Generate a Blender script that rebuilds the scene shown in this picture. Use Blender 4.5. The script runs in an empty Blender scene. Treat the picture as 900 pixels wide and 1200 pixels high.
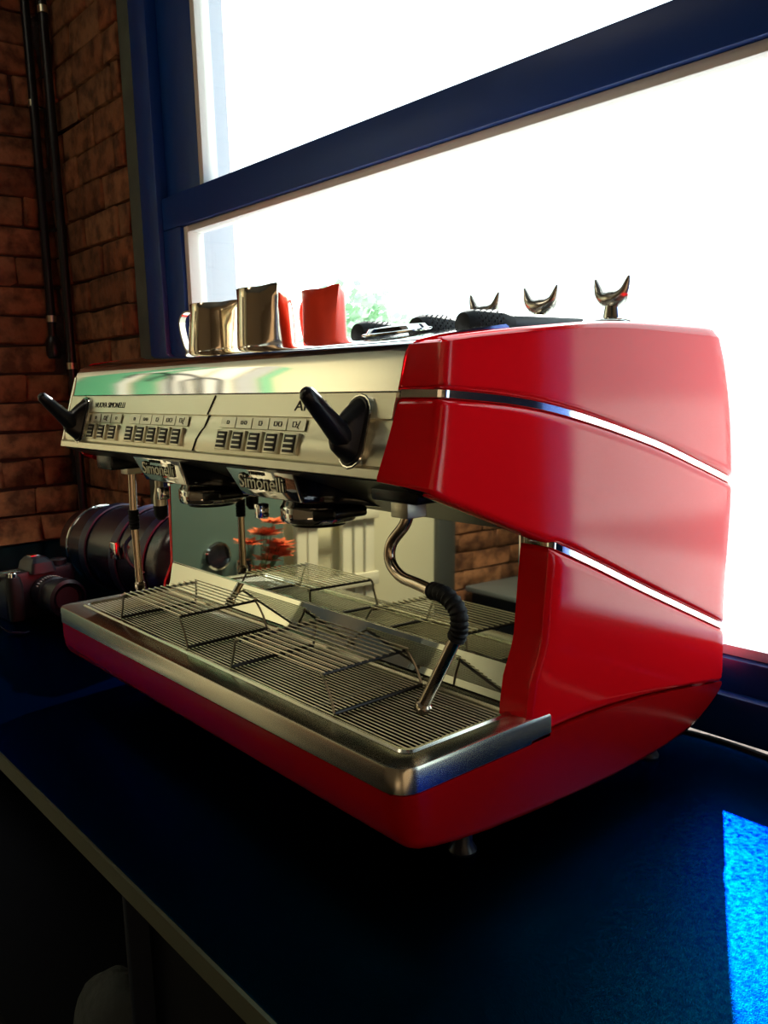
import bpy, bmesh, math, random
from mathutils import Vector, Matrix
random.seed(7)
S = bpy.context.scene
COL = S.collection
PI = math.pi

# ------------------------------------------------------------ camera, sky, sun, exposure
cd = bpy.data.cameras.new('camera'); cam = bpy.data.objects.new('camera', cd); COL.objects.link(cam)
cd.sensor_fit = 'HORIZONTAL'; cd.sensor_width = 36.0; cd.lens = 36.0 * 1026.3 / 900.0
cd.clip_start = 0.02; cd.clip_end = 300
F_ = Vector((-0.7603, 0.6320, -0.1495)).normalized()
R_ = Vector((0.6423, 0.7659, -0.0296)); R_ = (R_ - F_ * R_.dot(F_)).normalized()
U_ = R_.cross(F_)
M = Matrix((R_, U_, -F_)).transposed().to_4x4(); M.translation = Vector((0.5194, -0.4404, 0.4536))
cam.matrix_world = M
S.camera = cam

w = bpy.data.worlds.new('World'); S.world = w; w.use_nodes = True
wn = w.node_tree.nodes; bg = wn['Background']
bg.inputs[0].default_value = (0.83, 0.97, 1.0, 1); bg.inputs[1].default_value = 2.5

sd = bpy.data.lights.new('sun', 'SUN'); sun = bpy.data.objects.new('sun', sd); COL.objects.link(sun)
sd.energy = 17; sd.angle = math.radians(0.6); sd.color = (1.0, 0.96, 0.9)
sun.rotation_euler = Vector((1.03, -1.77, -1.0)).to_track_quat('-Z', 'Y').to_euler()

def area(name, loc, target, sx, sy, e, col=(1, .9, .75), spread=180):
    ld = bpy.data.lights.new(name, 'AREA'); ld.shape = 'RECTANGLE'; ld.size = sx; ld.size_y = sy
    ld.energy = e; ld.color = col; ld.spread = math.radians(spread)
    o = bpy.data.objects.new(name, ld); COL.objects.link(o); o.location = loc
    o.rotation_euler = (Vector(target) - Vector(loc)).to_track_quat('-Z', 'Y').to_euler(); return o
area('added_fill_light', (-1.15, -1.15, 2.12), (-2.17, -1.15, .5), .3, 1.0, 26, (1, .88, .66), 75)  # added fill light for the left wall, no such lamp is known

S.view_settings.view_transform = 'Standard'; S.view_settings.look = 'None'
S.view_settings.exposure = 0.3; S.view_settings.gamma = 1.0; S.view_settings.use_curve_mapping = False
S.cycles.max_bounces = 10; S.cycles.glossy_bounces = 6; S.cycles.transparent_max_bounces = 12
S.cycles.sample_clamp_indirect = 6
S.cycles.use_denoising = True

# ------------------------------------------------------------ materials
def mat(name, col, rough=.5, metal=0, spec=.5, coat=0, bump=None, var=None, tint=None, rvar=None):
    m = bpy.data.materials.new(name); m.use_nodes = True; n = m.node_tree.nodes; l = m.node_tree.links
    b = n['Principled BSDF']; b.inputs['Base Color'].default_value = (*col, 1); b.inputs['Roughness'].default_value = rough
    b.inputs['Metallic'].default_value = metal; b.inputs['Specular IOR Level'].default_value = spec
    b.inputs['Coat Weight'].default_value = coat; b.inputs['Coat Roughness'].default_value = .04
    if tint: b.inputs['Specular Tint'].default_value = (*tint, 1)
    tc = n.new('ShaderNodeTexCoord')
    if bump:
        sc, st, dist = bump[:3]
        t = n.new('ShaderNodeTexNoise'); t.inputs['Scale'].default_value = sc; t.inputs['Detail'].default_value = 5
        if len(bump) > 3:
            mp = n.new('ShaderNodeMapping'); mp.inputs['Scale'].default_value = bump[3]
            l.new(tc.outputs['Object'], mp.inputs[0]); l.new(mp.outputs[0], t.inputs[0])
        else: l.new(tc.outputs['Object'], t.inputs[0])
        bp = n.new('ShaderNodeBump'); bp.inputs['Strength'].default_value = st; bp.inputs['Distance'].default_value = dist
        l.new(t.outputs[0], bp.inputs['Height']); l.new(bp.outputs[0], b.inputs['Normal'])
    if var:
        c2, sc, lo, hi = var
        t = n.new('ShaderNodeTexNoise'); t.inputs['Scale'].default_value = sc; t.inputs['Detail'].default_value = 6
        l.new(tc.outputs['Object'], t.inputs[0])
        r = n.new('ShaderNodeValToRGB'); r.color_ramp.elements[0].position = lo; r.color_ramp.elements[1].position = hi
        r.color_ramp.elements[0].color = (*col, 1); r.color_ramp.elements[1].color = (*c2, 1)
        l.new(t.outputs[0], r.inputs[0]); l.new(r.outputs[0], b.inputs['Base Color'])
    return m

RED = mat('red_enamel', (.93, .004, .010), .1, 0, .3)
DRED = mat('red_enamel_shaded', (.42, .003, .004), .2, 0, .3)  # same enamel, darkened in its colour where less light reaches the base
CHROME = mat('polished_chrome', (.86, .87, .82), .06, 1)
BRUSH = mat('brushed_steel', (.74, .72, .58), .33, 1, bump=(60, .12, .001, (1, 30, 30)))
TRAYS = mat('tray_steel', (.70, .68, .57), .24, 1)
MIRR = mat('mirror_steel', (.72, .76, .66), .025, 1)
DECK = mat('deck_steel', (.5, .5, .5), .3, 1)
BLACK = mat('black_plastic', (.006, .006, .012), .32, 0, .5)
RUBBER = mat('black_rubber', (.006, .006, .008), .6, 0, .3, bump=(300, .3, .001))
DARK = mat('dark_metal', (.03, .033, .035), .25, .8)
GLOSSB = mat('gloss_black', (.01, .012, .02), .08, .3, .6)
WIRE = mat('rod_steel', (.50, .46, .38), .3, 1)
GWIRE = mat('grid_rod_steel', (.8, .72, .58), .3, 1)
DWIRE = mat('dark_wire', (.12, .12, .12), .35, 1)
INK = mat('printed_ink', (.03, .03, .03), .6)
LABEL = mat('label_plate', (.86, .85, .72), .45, .85)
COPPER = mat('warm_steel', (.72, .60, .46), .2, 1)
NAVY = mat('navy_window_paint', (.000, .035, .22), .4, 0, .4, bump=(40, .15, .002))
OFFW = mat('pale_glazing_bead', (.62, .60, .55), .6)
SPOUT = mat('spout_steel', (.6, .56, .5), .22, 1)
PLAST = mat('grey_plaster', (.10, .115, .09), .9, bump=(50, .5, .004), var=((.06, .07, .06), 9, .35, .7))
OUTC = mat('exterior_render', (.42, .43, .45), .9, bump=(30, .3, .003))
PIPE = mat('black_pipe', (.004, .005, .008), .35)
BRASS = mat('pipe_clamp_metal', (.75, .68, .5), .3, 1)
COUNT = mat('blue_black_counter', (.0003, .012, .032), .27, 1, .3, bump=(900, .35, .0008), var=((.0008, .031, .060), 260, .35, .75), tint=(.02, .4, 1))
CEDGE = mat('counter_edge_stone', (.09, .10, .06), .5, bump=(80, .3, .001))
CABM = mat('cabinet_black', (.003, .004, .008), .7, 0, .1)
CREAM = mat('cream_wall', (.62, .58, .40), .9, bump=(20, .2, .003))
GREEN = mat('green_board', (.075, .12, .10), .5)
WOOD = mat('whitewashed_wood', (.66, .62, .46), .6, bump=(12, .3, .002, (8, 8, 1)))
FLOORM = mat('floor_wood', (.008, .006, .005), .5, bump=(5, .2, .003))
CEILM = mat('ceiling_paint', (.12, .12, .11), .9)
LEATH = mat('black_leather', (.008, .009, .022), .22, 0, .9, bump=(120, .15, .001))
STRAP = mat('navy_strap', (.01, .014, .05), .4, 0, .5)
CAMB = mat('camera_body_black', (.008, .010, .02), .42, 0, .5, bump=(400, .2, .0005))
FABG = mat('grey_bag_fabric', (.05, .06, .06), .9, bump=(25, .8, .02))
ORANG = mat('orange_petals', (.85, .18, .06), .6)
STEM = mat('green_stem', (.05, .12, .03), .6)
RPITCH = mat('red_pitcher_paint', (.95, .05, .015), .35, 0, .3)
WHITEP = mat('white_print', (.7, .7, .7), .5)
LCD = mat('grey_green_lcd', (.12, .2, .18), .15)
PAVE = mat('pale_paving', (.85, .86, .86), .9)
FENCE = mat('pale_fence_wood', (.86, .84, .80), .9)
LEAF = mat('pale_leaves', (.34, .5, .32), .8)

def brick_mat(name, a, b, c):
    m = mat(name, a, .92, bump=(38, .9, .008)); n = m.node_tree.nodes; l = m.node_tree.links
    oi = n.new('ShaderNodeObjectInfo'); r = n.new('ShaderNodeValToRGB')
    r.color_ramp.elements[0].color = (*a, 1); r.color_ramp.elements[1].color = (*b, 1)
    e = r.color_ramp.elements.new(.5); e.color = (*c, 1)
    t = n.new('ShaderNodeTexNoise'); t.inputs['Scale'].default_value = 22; t.inputs['Detail'].default_value = 7
    tc = n.new('ShaderNodeTexCoord'); ad = n.new('ShaderNodeVectorMath'); ad.operation = 'ADD'
    l.new(tc.outputs['Object'], ad.inputs[0]); l.new(oi.outputs['Location'], ad.inputs[1]); l.new(ad.outputs[0], t.inputs[0])
    mx = n.new('ShaderNodeMix'); mx.data_type = 'RGBA'; mx.blend_type = 'MULTIPLY'
    r2 = n.new('ShaderNodeValToRGB'); r2.color_ramp.elements[0].position = .36; r2.color_ramp.elements[1].position = .58
    r2.color_ramp.elements[0].color = (.35, .3, .28, 1); r2.color_ramp.elements[1].color = (1, 1, 1, 1)
    l.new(t.outputs[0], r2.inputs[0]); l.new(oi.outputs['Random'], r.inputs[0])
    mx.inputs[0].default_value = 1
    l.new(r.outputs[0], mx.inputs[6]); l.new(r2.outputs[0], mx.inputs[7])
    l.new(mx.outputs[2], n['Principled BSDF'].inputs['Base Color']); return m
BRICK = brick_mat('old_brick', (.26, .095, .035), (.19, .07, .027), (.30, .13, .055))
MORT = mat('dark_mortar', (.06, .04, .03), .95, bump=(60, .8, .006))

GLASS = bpy.data.materials.new('window_glass'); GLASS.use_nodes = True
gn = GLASS.node_tree.nodes; gl = GLASS.node_tree.links; gn.clear()
go = gn.new('ShaderNodeOutputMaterial'); gm = gn.new('ShaderNodeMixShader'); gt = gn.new('ShaderNodeBsdfTransparent')
gg = gn.new('ShaderNodeBsdfGlossy'); gg.inputs['Roughness'].default_value = .02; lw = gn.new('ShaderNodeLayerWeight'); lw.inputs[0].default_value = .5; pw = gn.new('ShaderNodeMath'); pw.operation = 'POWER'; pw.inputs[1].default_value = 5; gl.new(lw.outputs['Facing'], pw.inputs[0]); gf = gn.new('ShaderNodeMath'); gf.operation = 'MULTIPLY_ADD'; gf.inputs[1].default_value = .8; gf.inputs[2].default_value = .04; gl.new(pw.outputs[0], gf.inputs[0])
gt.inputs[0].default_value = (.95, .98, .98, 1)
gl.new(gf.outputs[0], gm.inputs[0]); gl.new(gt.outputs[0], gm.inputs[1]); gl.new(gg.outputs[0], gm.inputs[2]); gl.new(gm.outputs[0], go.inputs[0])

LAMPM = bpy.data.materials.new('fill_lamp_glow'); LAMPM.use_nodes = True  # glowing face of the added fill lamp
lb = LAMPM.node_tree.nodes['Principled BSDF']; lb.inputs['Emission Color'].default_value = (1, .88, .65, 1); lb.inputs['Emission Strength'].default_value = 4

# ------------------------------------------------------------ mesh helpers
class MB:
    def __init__(s): s.v = []; s.f = []
    def add(s, v, f):
        o = len(s.v); s.v += [tuple(p) for p in v]; s.f += [tuple(i + o for i in q) for q in f]; return s
    def box(s, x0, x1, y0, y1, z0, z1, mt=None):
        v = [Vector(p) for p in ((x0,y0,z0),(x1,y0,z0),(x1,y1,z0),(x0,y1,z0),(x0,y0,z1),(x1,y0,z1),(x1,y1,z1),(x0,y1,z1))]
        if mt: v = [mt @ p for p in v]
        return s.add(v, [(0,3,2,1),(4,5,6,7),(0,1,5,4),(1,2,6,5),(2,3,7,6),(3,0,4,7)])
    def loops(s, L, close=True, cap0=True, cap1=True):
        n = len(L[0]); v = [p for q in L for p in q]; f = []
        for i in range(len(L) - 1):
            for j in range(n if close else n - 1):
                k = (j + 1) % n; f.append((i*n+j, i*n+k, (i+1)*n+k, (i+1)*n+j))
        if cap0: f.append(tuple(range(n))[::-1])
        if cap1: f.append(tuple((len(L)-1)*n + j for j in range(n)))
        return s.add(v, f)
    def tube(s, pts, r, n=8, caps=True):
        pts = [Vector(p) for p in pts]; L = []; rs = r if isinstance(r, (list, tuple)) else [r]*len(pts)
        t0 = (pts[1]-pts[0]).normalized(); u = t0.orthogonal().normalized()
        for i, p in enumerate(pts):
            a = pts[max(i-1, 0)]; b = pts[min(i+1, len(pts)-1)]; t = (b-a)
            t = t.normalized() if t.length > 1e-9 else t0
            u = (u - t*u.dot(t)).normalized(); vv = t.cross(u)
            L.append([p + (u*math.cos(2*PI*k/n) + vv*math.sin(2*PI*k/n))*rs[i] for k in range(n)])
        return s.loops(L, True, caps, caps)
    def lathe(s, prof, c=(0,0,0), ax='z', n=24, cap0=True, cap1=True, mt=None):
        L = []
        for r, h in prof:
            q = []
            for k in range(n):
                a = 2*PI*k/n; x, y = r*math.cos(a), r*math.sin(a)
                q.append(Vector((x, y, h) if ax == 'z' else ((h, x, y) if ax == 'x' else (y, h, x))) + Vector(c))
            if mt: q = [mt @ p for p in q]
            L.append(q)
        return s.loops(L, True, cap0, cap1)
    def build(s, name, m, parent=None, bevel=0, seg=2, smooth=True, ang=38, sub=0):
        me = bpy.data.meshes.new(name); me.from_pydata(s.v, [], s.f); me.update()
        bm = bmesh.new(); bm.from_mesh(me); bmesh.ops.recalc_face_normals(bm, faces=bm.faces)
        if bevel:
            ed = [e for e in bm.edges if len(e.link_faces) == 2 and e.calc_face_angle(0) > .5]
            bmesh.ops.bevel(bm, geom=ed, offset=bevel, segments=seg, affect='EDGES', profile=.5, clamp_overlap=True)
        bm.to_mesh(me); bm.free()
        if smooth:
            me.shade_smooth(); me.set_sharp_from_angle(angle=math.radians(ang))
        me.materials.append(m)
        o = bpy.data.objects.new(name, me); COL.objects.link(o)
        if parent: o.parent = parent
        if sub:
            md = o.modifiers.new('s', 'SUBSURF'); md.levels = md.render_levels = sub
        return o

def thing(name, label, cat, loc=(0,0,0), rz=0, group=None):
    o = bpy.data.objects.new(name, None); COL.objects.link(o); o.location = loc; o.rotation_euler = (0, 0, rz)
    o.empty_display_size = .05
    o['label'] = label; o['category'] = cat
    if group: o['group'] = group
    return o
def tag(o, label, cat, group=None):
    o['label'] = label; o['category'] = cat
    if group: o['group'] = group
    return o
def struct(o, label=None, cat=None):
    o['kind'] = 'structure'
    if label: o['label'] = label
    if cat: o['category'] = cat
    return o
def copy_tree(o, parent=None):
    kids = list(o.children); c = o.copy(); COL.objects.link(c)
    if parent: c.parent = parent
    for k in kids: copy_tree(k, c)
    return c
def lerp_tab(tab, x):
    if x <= tab[0][0]: return tab[0][1]
    for (a, b), (c, d) in zip(tab, tab[1:]):
        if x <= c: return b + (d-b)*(x-a)/(c-a)
    return tab[-1][1]
def smooth_tab(tab, x):      # Catmull-Rom through a table
    n = len(tab)
    if x <= tab[0][0]: return tab[0][1]
    if x >= tab[-1][0]: return tab[-1][1]
    for i in range(n-1):
        if x <= tab[i+1][0]:
            x0, y0 = tab[i]; x1, y1 = tab[i+1]; h = x1-x0; t = (x-x0)/h
            m0 = (y1 - tab[i-1][1])/(x1-tab[i-1][0]) if i else (y1-y0)/h
            m1 = (tab[i+2][1]-y0)/(tab[i+2][0]-x0) if i+2 < n else (y1-y0)/h
            return (2*t**3-3*t*t+1)*y0 + (t**3-2*t*t+t)*h*m0 + (-2*t**3+3*t*t)*y1 + (t**3-t*t)*h*m1
def rrect(x0, x1, y0, y1, r, z, n=5):
    P = []
    rs = r if isinstance(r, (list, tuple)) else [r]*4
    for (cx, cy, a0), q in zip(((x1, y1, 0), (x0, y1, PI/2), (x0, y0, PI), (x1, y0, 1.5*PI)), rs):
        sx = -1 if cx == x1 else 1; sy = -1 if cy == y1 else 1
        for k in range(n+1):
            a = a0 + PI/2*k/n; P.append(Vector((cx + sx*q + q*math.cos(a), cy + sy*q + q*math.sin(a), z)))
    return P
_tc = {}
def text(name, body, size, m, parent, mt, depth=.0004, width=None, off=0):
    cu = bpy.data.curves.new(name, 'FONT'); cu.body = body; cu.size = size; cu.extrude = depth; cu.offset = off; cu.align_x = 'CENTER'; cu.align_y = 'CENTER'
    tmp = bpy.data.objects.new('tmp_text', cu); COL.objects.link(tmp)
    bpy.context.view_layer.update()
    me = bpy.data.meshes.new_from_object(tmp.evaluated_get(bpy.context.evaluated_depsgraph_get()))
    bpy.data.objects.remove(tmp); me.name = name; me.materials.clear(); me.materials.append(m)
    if width:
        xs = [v.co.x for v in me.vertices]; k = width/(max(xs)-min(xs))
        me.transform(Matrix.Diagonal((k, 1, 1, 1)))
    me.transform(mt)
    o = bpy.data.objects.new(name, me); COL.objects.link(o); o.parent = parent; return o

# ------------------------------------------------------------ room shell
XL, YW, XR, YB, ZF, ZC = -2.17, .56, 2.2, -3.3, -.9, 2.25
floor = struct(MB().box(XL-.2, XR+.2, YB-.2, YW+.2, ZF-.1, ZF).build('floor', FLOORM))
ceil = struct(MB().box(XL-.2, XR+.2, YB-.2, YW+.2, ZC, ZC+.1).build('ceiling', CEILM))
wl = struct(MB().box(XL-.2, XL-.012, YB-.2, YW+.25, ZF, ZC).build('wall_left', MORT))
DIM = mat('dim_wall_paint', (.24, .15, .08), .9)
wb = struct(MB().box(XL-.2, XR+.2, YB-.2, YB, ZF, ZC).build('wall_back', DIM))
wr = struct(MB().box(XR, XR+.2, YB-.2, YW+.25, ZF, ZC).build('wall_right', DIM))
X0, X1 = -1.561, .40          # window opening
ww = MB()
ww.box(XL, -1.64, YW+.012, YW+.2, ZF, ZC)
ww.box(-1.64, X0-.001, YW+.012, YW+.2, ZF, ZC)
ww.box(1.95, XR, YW, YW+.2, ZF, ZC); ww.box(X0, 1.95, YW, YW+.2, 1.75, ZC); ww.box(X0, 1.95, YW, YW+.2, ZF, -.03)
wwo = struct(ww.build('wall_window', MORT))
# plaster strip between bricks and window frame (the reveal edge)
struct(MB().box(-1.642, X0, YW-.006, YW+.05, 0, ZC-.01).build('trim_1', PLAST, bevel=.004))
# brick pieces
def brick_variants(L, H, D, k):
    out = []
    for i in range(k):
        me = bpy.data.meshes.new('brick'); bm = bmesh.new(); bmesh.ops.create_cube(bm, size=1)
        bmesh.ops.bevel(bm, geom=list(bm.edges), offset=.045, segments=1, affect='EDGES')
        rnd = random.Random(i*7+int(L*1000))
        for v in bm.verts:
            v.co = Vector((v.co.x*L, v.co.y*D, v.co.z*H)) + Vector((rnd.uniform(-1, 1)*.005, rnd.uniform(-1, 1)*.003, rnd.uniform(-1, 1)*.004))
        bm.to_mesh(me); bm.free(); me.shade_smooth(); me.materials.append(BRICK); out.append(me)
    return out
BV = {}
def bricks(parent, axis, a0, a1, z0, z1, plane, sgn):
    row = 0; z = z0; pitch = .084
    while z < z1:
        h = .078; a = a0 - (.11 if row % 2 else 0) - random.uniform(0, .03)
        while a < a1:
            L = random.choice((.225, .235, .21, .115) if random.random() < .6 else (.23, .22))
            s0, s1 = max(a, a0), min(a+L, a1)
            if s1 - s0 > .035:
                key = round((s1-s0)/.02)
                if key not in BV: BV[key] = brick_variants(key*.02, h, .05, 3)
                o = bpy.data.objects.new('brick', random.choice(BV[key])); COL.objects.link(o); o.parent = parent
                off = random.uniform(-.003, .004); c = (s0+s1)/2
                if axis == 'x': o.location = (c, plane+sgn*(-.018+off), z+h/2)
                else: o.location = (plane+sgn*(-.018+off), c, z+h/2); o.rotation_euler = (0, 0, PI/2)
                o.rotation_euler.y = random.uniform(-.02, .02)
            a += L + random.uniform(.002, .007)
        z += pitch; row += 1
bricks(wwo, 'x', XL+.01, -1.645, .0, 1.72, YW, -1)
bricks(wl, 'y', -.12, YW-.01, .0, 1.72, XL, 1)
bricks(wl, 'y', -2.75, -1.78, ZF, .25, XL, 1)
# plastered cream length and upper part of the left wall, green board, grey post
struct(MB().box(XL-.02, XL, -1.72, -.14, ZF, ZC).build('wall_left_plaster', CREAM))
struct(MB().box(XL-.02, XL, YB, -1.78, .26, ZC).build('wall_left_upper_plaster', CREAM))
struct(MB().box(XL-.02, XL+.03, -1.80, -1.70, ZF, ZC).build('trim_2', mat('grey_post', (.06, .065, .06), .6), bevel=.004))
gb = MB().box(XL+.001, XL+.03, -.92, -.16, -.8, .22).build('notice_board', GREEN, bevel=.004)
tag(gb, 'large dull green board on the left wall, seen in the splash mirror', 'board')

# ------------------------------------------------------------ window
win = struct(bpy.data.objects.new('window_1', None), 'tall navy framed window with a thick transom above the coffee machine', 'window'); COL.objects.link(win)
def wbox(name, m, *b, bev=.003): return MB().box(*b).build(name, m, win, bevel=bev)
wbox('frame_jamb', NAVY, X0, -1.474, YW-.015, YW+.06, 0, 1.75)
wbox('frame_jamb', NAVY, -1.4735, -1.312, YW+.012, YW+.06, .888, 1.75)
wbox('sash_stile', NAVY, -1.4735, -1.386, YW-.004, YW+.05, .10, .8175)
wbox('transom', NAVY, -1.4735, X1-.09, YW-.004, YW+.055, .818, .893, bev=.005)
wbox('bottom_rail', NAVY, -1.4735, X1-.09, YW-.004, YW+.05, .012, .098, bev=.004)
wbox('sill_ledge', NAVY, -1.474, X1-.09, YW-.026, YW-.0045, -.0, .058, bev=.006)
wbox('frame_jamb', NAVY, X1-.0895, X1+.36, YW-.015, YW+.06, 0, 1.75)
wbox('glazing_bead', OFFW, -1.3115, -1.292, YW+.012, YW+.05, .8935, 1.75, bev=.002)
wbox('glazing_bead', OFFW, -1.3855, -1.366, YW+.004, YW+.046, .099, .817, bev=.002)
wbox('glazing_bead', OFFW, -1.3655, X1-.09, YW+.006, YW+.046, .803, .8175, bev=.002)
wbox('glazing_bead', mat('bead_light_streak', (.35, .5, .65), .4), -1.3655, X1-.09, YW+.006, YW+.046, .0985, .112, bev=.002)  # pale blue puts the sill's reflected light streak into the colour
MB().box(-1.2925, X1-.09, YW+.028, YW+.033, .893, 1.75).build('pane', GLASS, win, smooth=False)
MB().box(-1.367, X1-.09, YW+.028, YW+.033, .111, .804).build('pane', GLASS, win, smooth=False)
# exterior reveal
struct(MB().box(-1.75, -1.47, YW+.065, YW+.19, ZF, 2.3).build('trim_3', OUTC, bevel=.004))
# second window right of the wide post, unseen, added to light the red side
win2 = struct(bpy.data.objects.new('added_window_2', None)); COL.objects.link(win2)
for nm, b in (('frame_jamb', (1.85, 1.95, YW-.015, YW+.06, 0, 1.75)), ('transom', (X1+.3605, 1.8495, YW-.004, YW+.055, .818, .893)), ('bottom_rail', (X1+.3605, 1.8495, YW-.004, YW+.05, .012, .098))):
    MB().box(*b).build(nm, NAVY, win2, bevel=.003)
MB().box(X1+.361, 1.849, YW+.028, YW+.033, .0985, .8175).build('pane', GLASS, win2, smooth=False)
MB().box(X1+.361, 1.849, YW+.028, YW+.033, .8935, 1.75).build('pane', GLASS, win2, smooth=False)

# ------------------------------------------------------------ outdoors
g = struct(MB().box(-40, 40, YW+.25, 60, -1.0, -.95).build('ground', PAVE))
fn = thing('garden_fence', 'bleached pale board fence outdoors beyond the window', 'fence', (0, 0, 0))
for i in range(60):
    MB().box(-12+i*.25, -12+i*.25+.235, 9, 9.03, -.95, .92+.02*math.sin(i*3)).build('board', FENCE, fn, smooth=False)
tr = thing('pale_tree', 'sun bleached green tree beyond the fence, behind the cups', 'tree', (-13.3, 10.5, -.75))
MB().tube([(0, 0, 0), (.05, 0, 1.1), (0, .1, 2.0)], [.12, .09, .05], 8).build('trunk', FENCE, tr)
lf = MB(); rl = random.Random(3)
for i in range(900):
    a, b, c = rl.gauss(0, .42), rl.gauss(0, .42), rl.gauss(2.0, .38); d = Vector((rl.uniform(-1, 1), rl.uniform(-1, 1), rl.uniform(-1, 1)))*.09
    e = d.orthogonal()*.8; p = Vector((a, b, c)); lf.add([p-d, p+e, p+d, p-e], [(0, 1, 2, 3)])
fo = lf.build('foliage', LEAF, tr, smooth=False); fo['kind'] = 'stuff'
pl = thing('utility_pole', 'thin faint pole outdoors right of the coffee machine', 'pole', (-1.55, 18, -.95))
MB().tube([(0, 0, 0), (0, 0, 4)], .05, 8).build('post', OUTC, pl)
MB().box(-.5, .5, -.04, .04, 3.2, 3.27).build('crossbar', OUTC, pl); MB().box(-.35, .35, -.04, .04, 2.8, 2.86).build('crossbar', OUTC, pl)

# ------------------------------------------------------------ counter and below
ct = thing('counter', 'long blue black stone counter under the window', 'counter', (0, 0, -.03))
MB().box(XL+.02, 1.6, -.145, YW-.03, 0, .0295).build('worktop', COUNT, ct, bevel=.0015)
MB().box(XL+.02, 1.6, -.149, -.1455, .008, .029).build('edge_strip', CEDGE, ct, smooth=False)
MB().box(-.25, 1.58, -.12, YW-.06, -.86, -.001).build('cabinet', CABM, ct, bevel=.003)
MB().box(-.262, -.2505, -.14, YW-.06, -.86, -.001).build('side_panel', mat('side_panel_blue_black', (.005, .010, .022), .6, 0, .2), ct, bevel=.002)
MB().box(XL+.1, -.27, YW-.1, YW-.06, -.86, -.001).build('back_board', CABM, ct)
MB().box(XL+.1, -.27, -.1, YW-.11, -.58, -.56).build('shelf', CABM, ct)
bgm = MB(); rl = random.Random(5); L = []
for i, (h, rr) in enumerate(((0, .085), (.03, .10), (.07, .09), (.11, .07), (.135, .045), (.15, .02))):
    L.append([Vector((rr*1.1*math.cos(a)*(1+rl.uniform(-.12, .12)), rr*.75*math.sin(a)*(1+rl.uniform(-.12, .12)), h+rl.uniform(-.008, .008))) for a in [2*PI*k/16 for k in range(16)]])
bgm.loops(L)
o = bgm.build('crumpled_bag', FABG, sub=1, ang=180); o.location = (-.66, -.0, -.559); tag(o, 'crumpled grey cloth bag on the dark shelf below the counter', 'bag')

# ------------------------------------------------------------ espresso machine
W0 = -.785
em = thing('espresso_machine', 'large glossy red two group espresso machine with steel control panel on the counter', 'coffee machine', (-.39, .27, 0))
EMI = Matrix.Translation((.39, -.27, 0))
def E(o):      # parts are modelled in counter coordinates, then moved under the machine's empty
    o.data.transform(EMI); o.parent = em; return o
Ptab = [(.36, .018), (.37, .021), (.40, .034), (.428, .045), (.444, .050), (.464, .056), (.484, .062), (.51, .066)]
Ftab = [(.29, .046), (.36, .044), (.40, .052), (.43, .057), (.484, .064), (.51, .07)]
Rtab = [(.03, .47), (.045, .505), (.077, .529), (.12, .531), (.195, .530), (.296, .538), (.35, .537), (.407, .530), (.46, .516), (.485, .505), (.50, .495)]
TOP = [(.02, .478), (.059, .485), (.109, .491), (.187, .498), (.289, .504), (.40, .503), (.54, .499)]
ST1 = [(.0, .443), (.06, .441), (.187, .425), (.349, .384), (.45, .351), (.545, .318)]
ST2 = [(.14, .312), (.196, .296), (.36, .2205), (.545, .137)]
ARM = [(.0, .371), (.02, .368), (.044, .359), (.148, .316), (.196, .296)]
SEAM = [(.15, .112), (.266, .112), (.39, .100), (.545, .074)]
def fP(z): return smooth_tab(Ptab, z)
def fF(z): return smooth_tab(Ftab, z)
def fR(z): return smooth_tab(Rtab, z)
def side_shell(name, zl, zh, F, R, P, wrap, m, x_off=0, mirror=False, rt=.005, rb=.005, bulge=.005, ns=26):
    def bx(y, z): return -bulge*(((y-.27)/.27)**2*.7 + ((z-.28)/.22)**2*.3)
    cols = [(-wrap, lambda z: P(z), (0, -1)), (-wrap*.5, lambda z: P(z)+(F(z)-P(z))*.45, (0, -1)),
            (-.009, lambda z: P(z)+(F(z)-P(z))*.82, (.15, -1)), (-.0035, lambda z: F(z)-.001+.0, (.6, -.7)), (-.0008, lambda z: F(z)+.004, (.95, -.3))]
    for i in range(ns+1):
        s = i/ns; cols.append((None, lambda z, s=s: F(z)+.009+(R(z)-.016-F(z)-.009)*s, (1, 0)))
    cols += [(-.0020, lambda z: R(z)-.009, (.95, .3)), (-.007, lambda z: R(z)-.003, (.6, .7)), (-.014, lambda z: R(z), (.2, 1)), (-wrap, lambda z: R(z), (0, 1))]
    rows = [(0, 0, .02), (0, 0, rb), (0, rb*.3, rb*.3), (0, rb, 0)] + [(t/14, 0, 0) for t in range(1, 14)] + [(1, -rt, 0), (1, -rt*.3, rt*.3), (1, 0, rt), (1, 0, .02)]
    L = []
    for cx, cy, nn in cols:
        q = []
        for t, dz, ins in rows:
            z = .3
            for _ in range(12):
                y = cy(z); a, b = zl(y), zh(y); z = a+(b-a)*t+dz
            y = cy(z); x = (bx(y, z) if cx is None else cx + bx(y, z)*(1 if cx > -.02 else 0)) - nn[0]*ins; yy = y - nn[1]*ins
            if mirror: x = W0 - .007 - x
            q.append(Vector((x + x_off, yy, z)))
        L.append(q)
    mb = MB(); mb.loops(L, close=False, cap0=False, cap1=False)
    return E(mb.build(name, m, ang=50))
g_ = .0042
side_shell('upper_side_panel', lambda y: smooth_tab(ST1, y)+g_, lambda y: smooth_tab(TOP, y), fF, fR, fP, .045, RED, rt=.012)
def zlB(y): return max(lerp_tab(ARM, y), -9) if y < .196 else smooth_tab(ST2, y)+g_
side_shell('middle_side_panel', zlB, lambda y: smooth_tab(ST1, y)-g_, fF, fR, fP, .045, RED, ns=34)
FC = [(.11, .163), (.136, .163), (.168, .169), (.20, .184), (.29, .195), (.32, .197)]
fC = lambda z: lerp_tab(FC, z)
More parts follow.
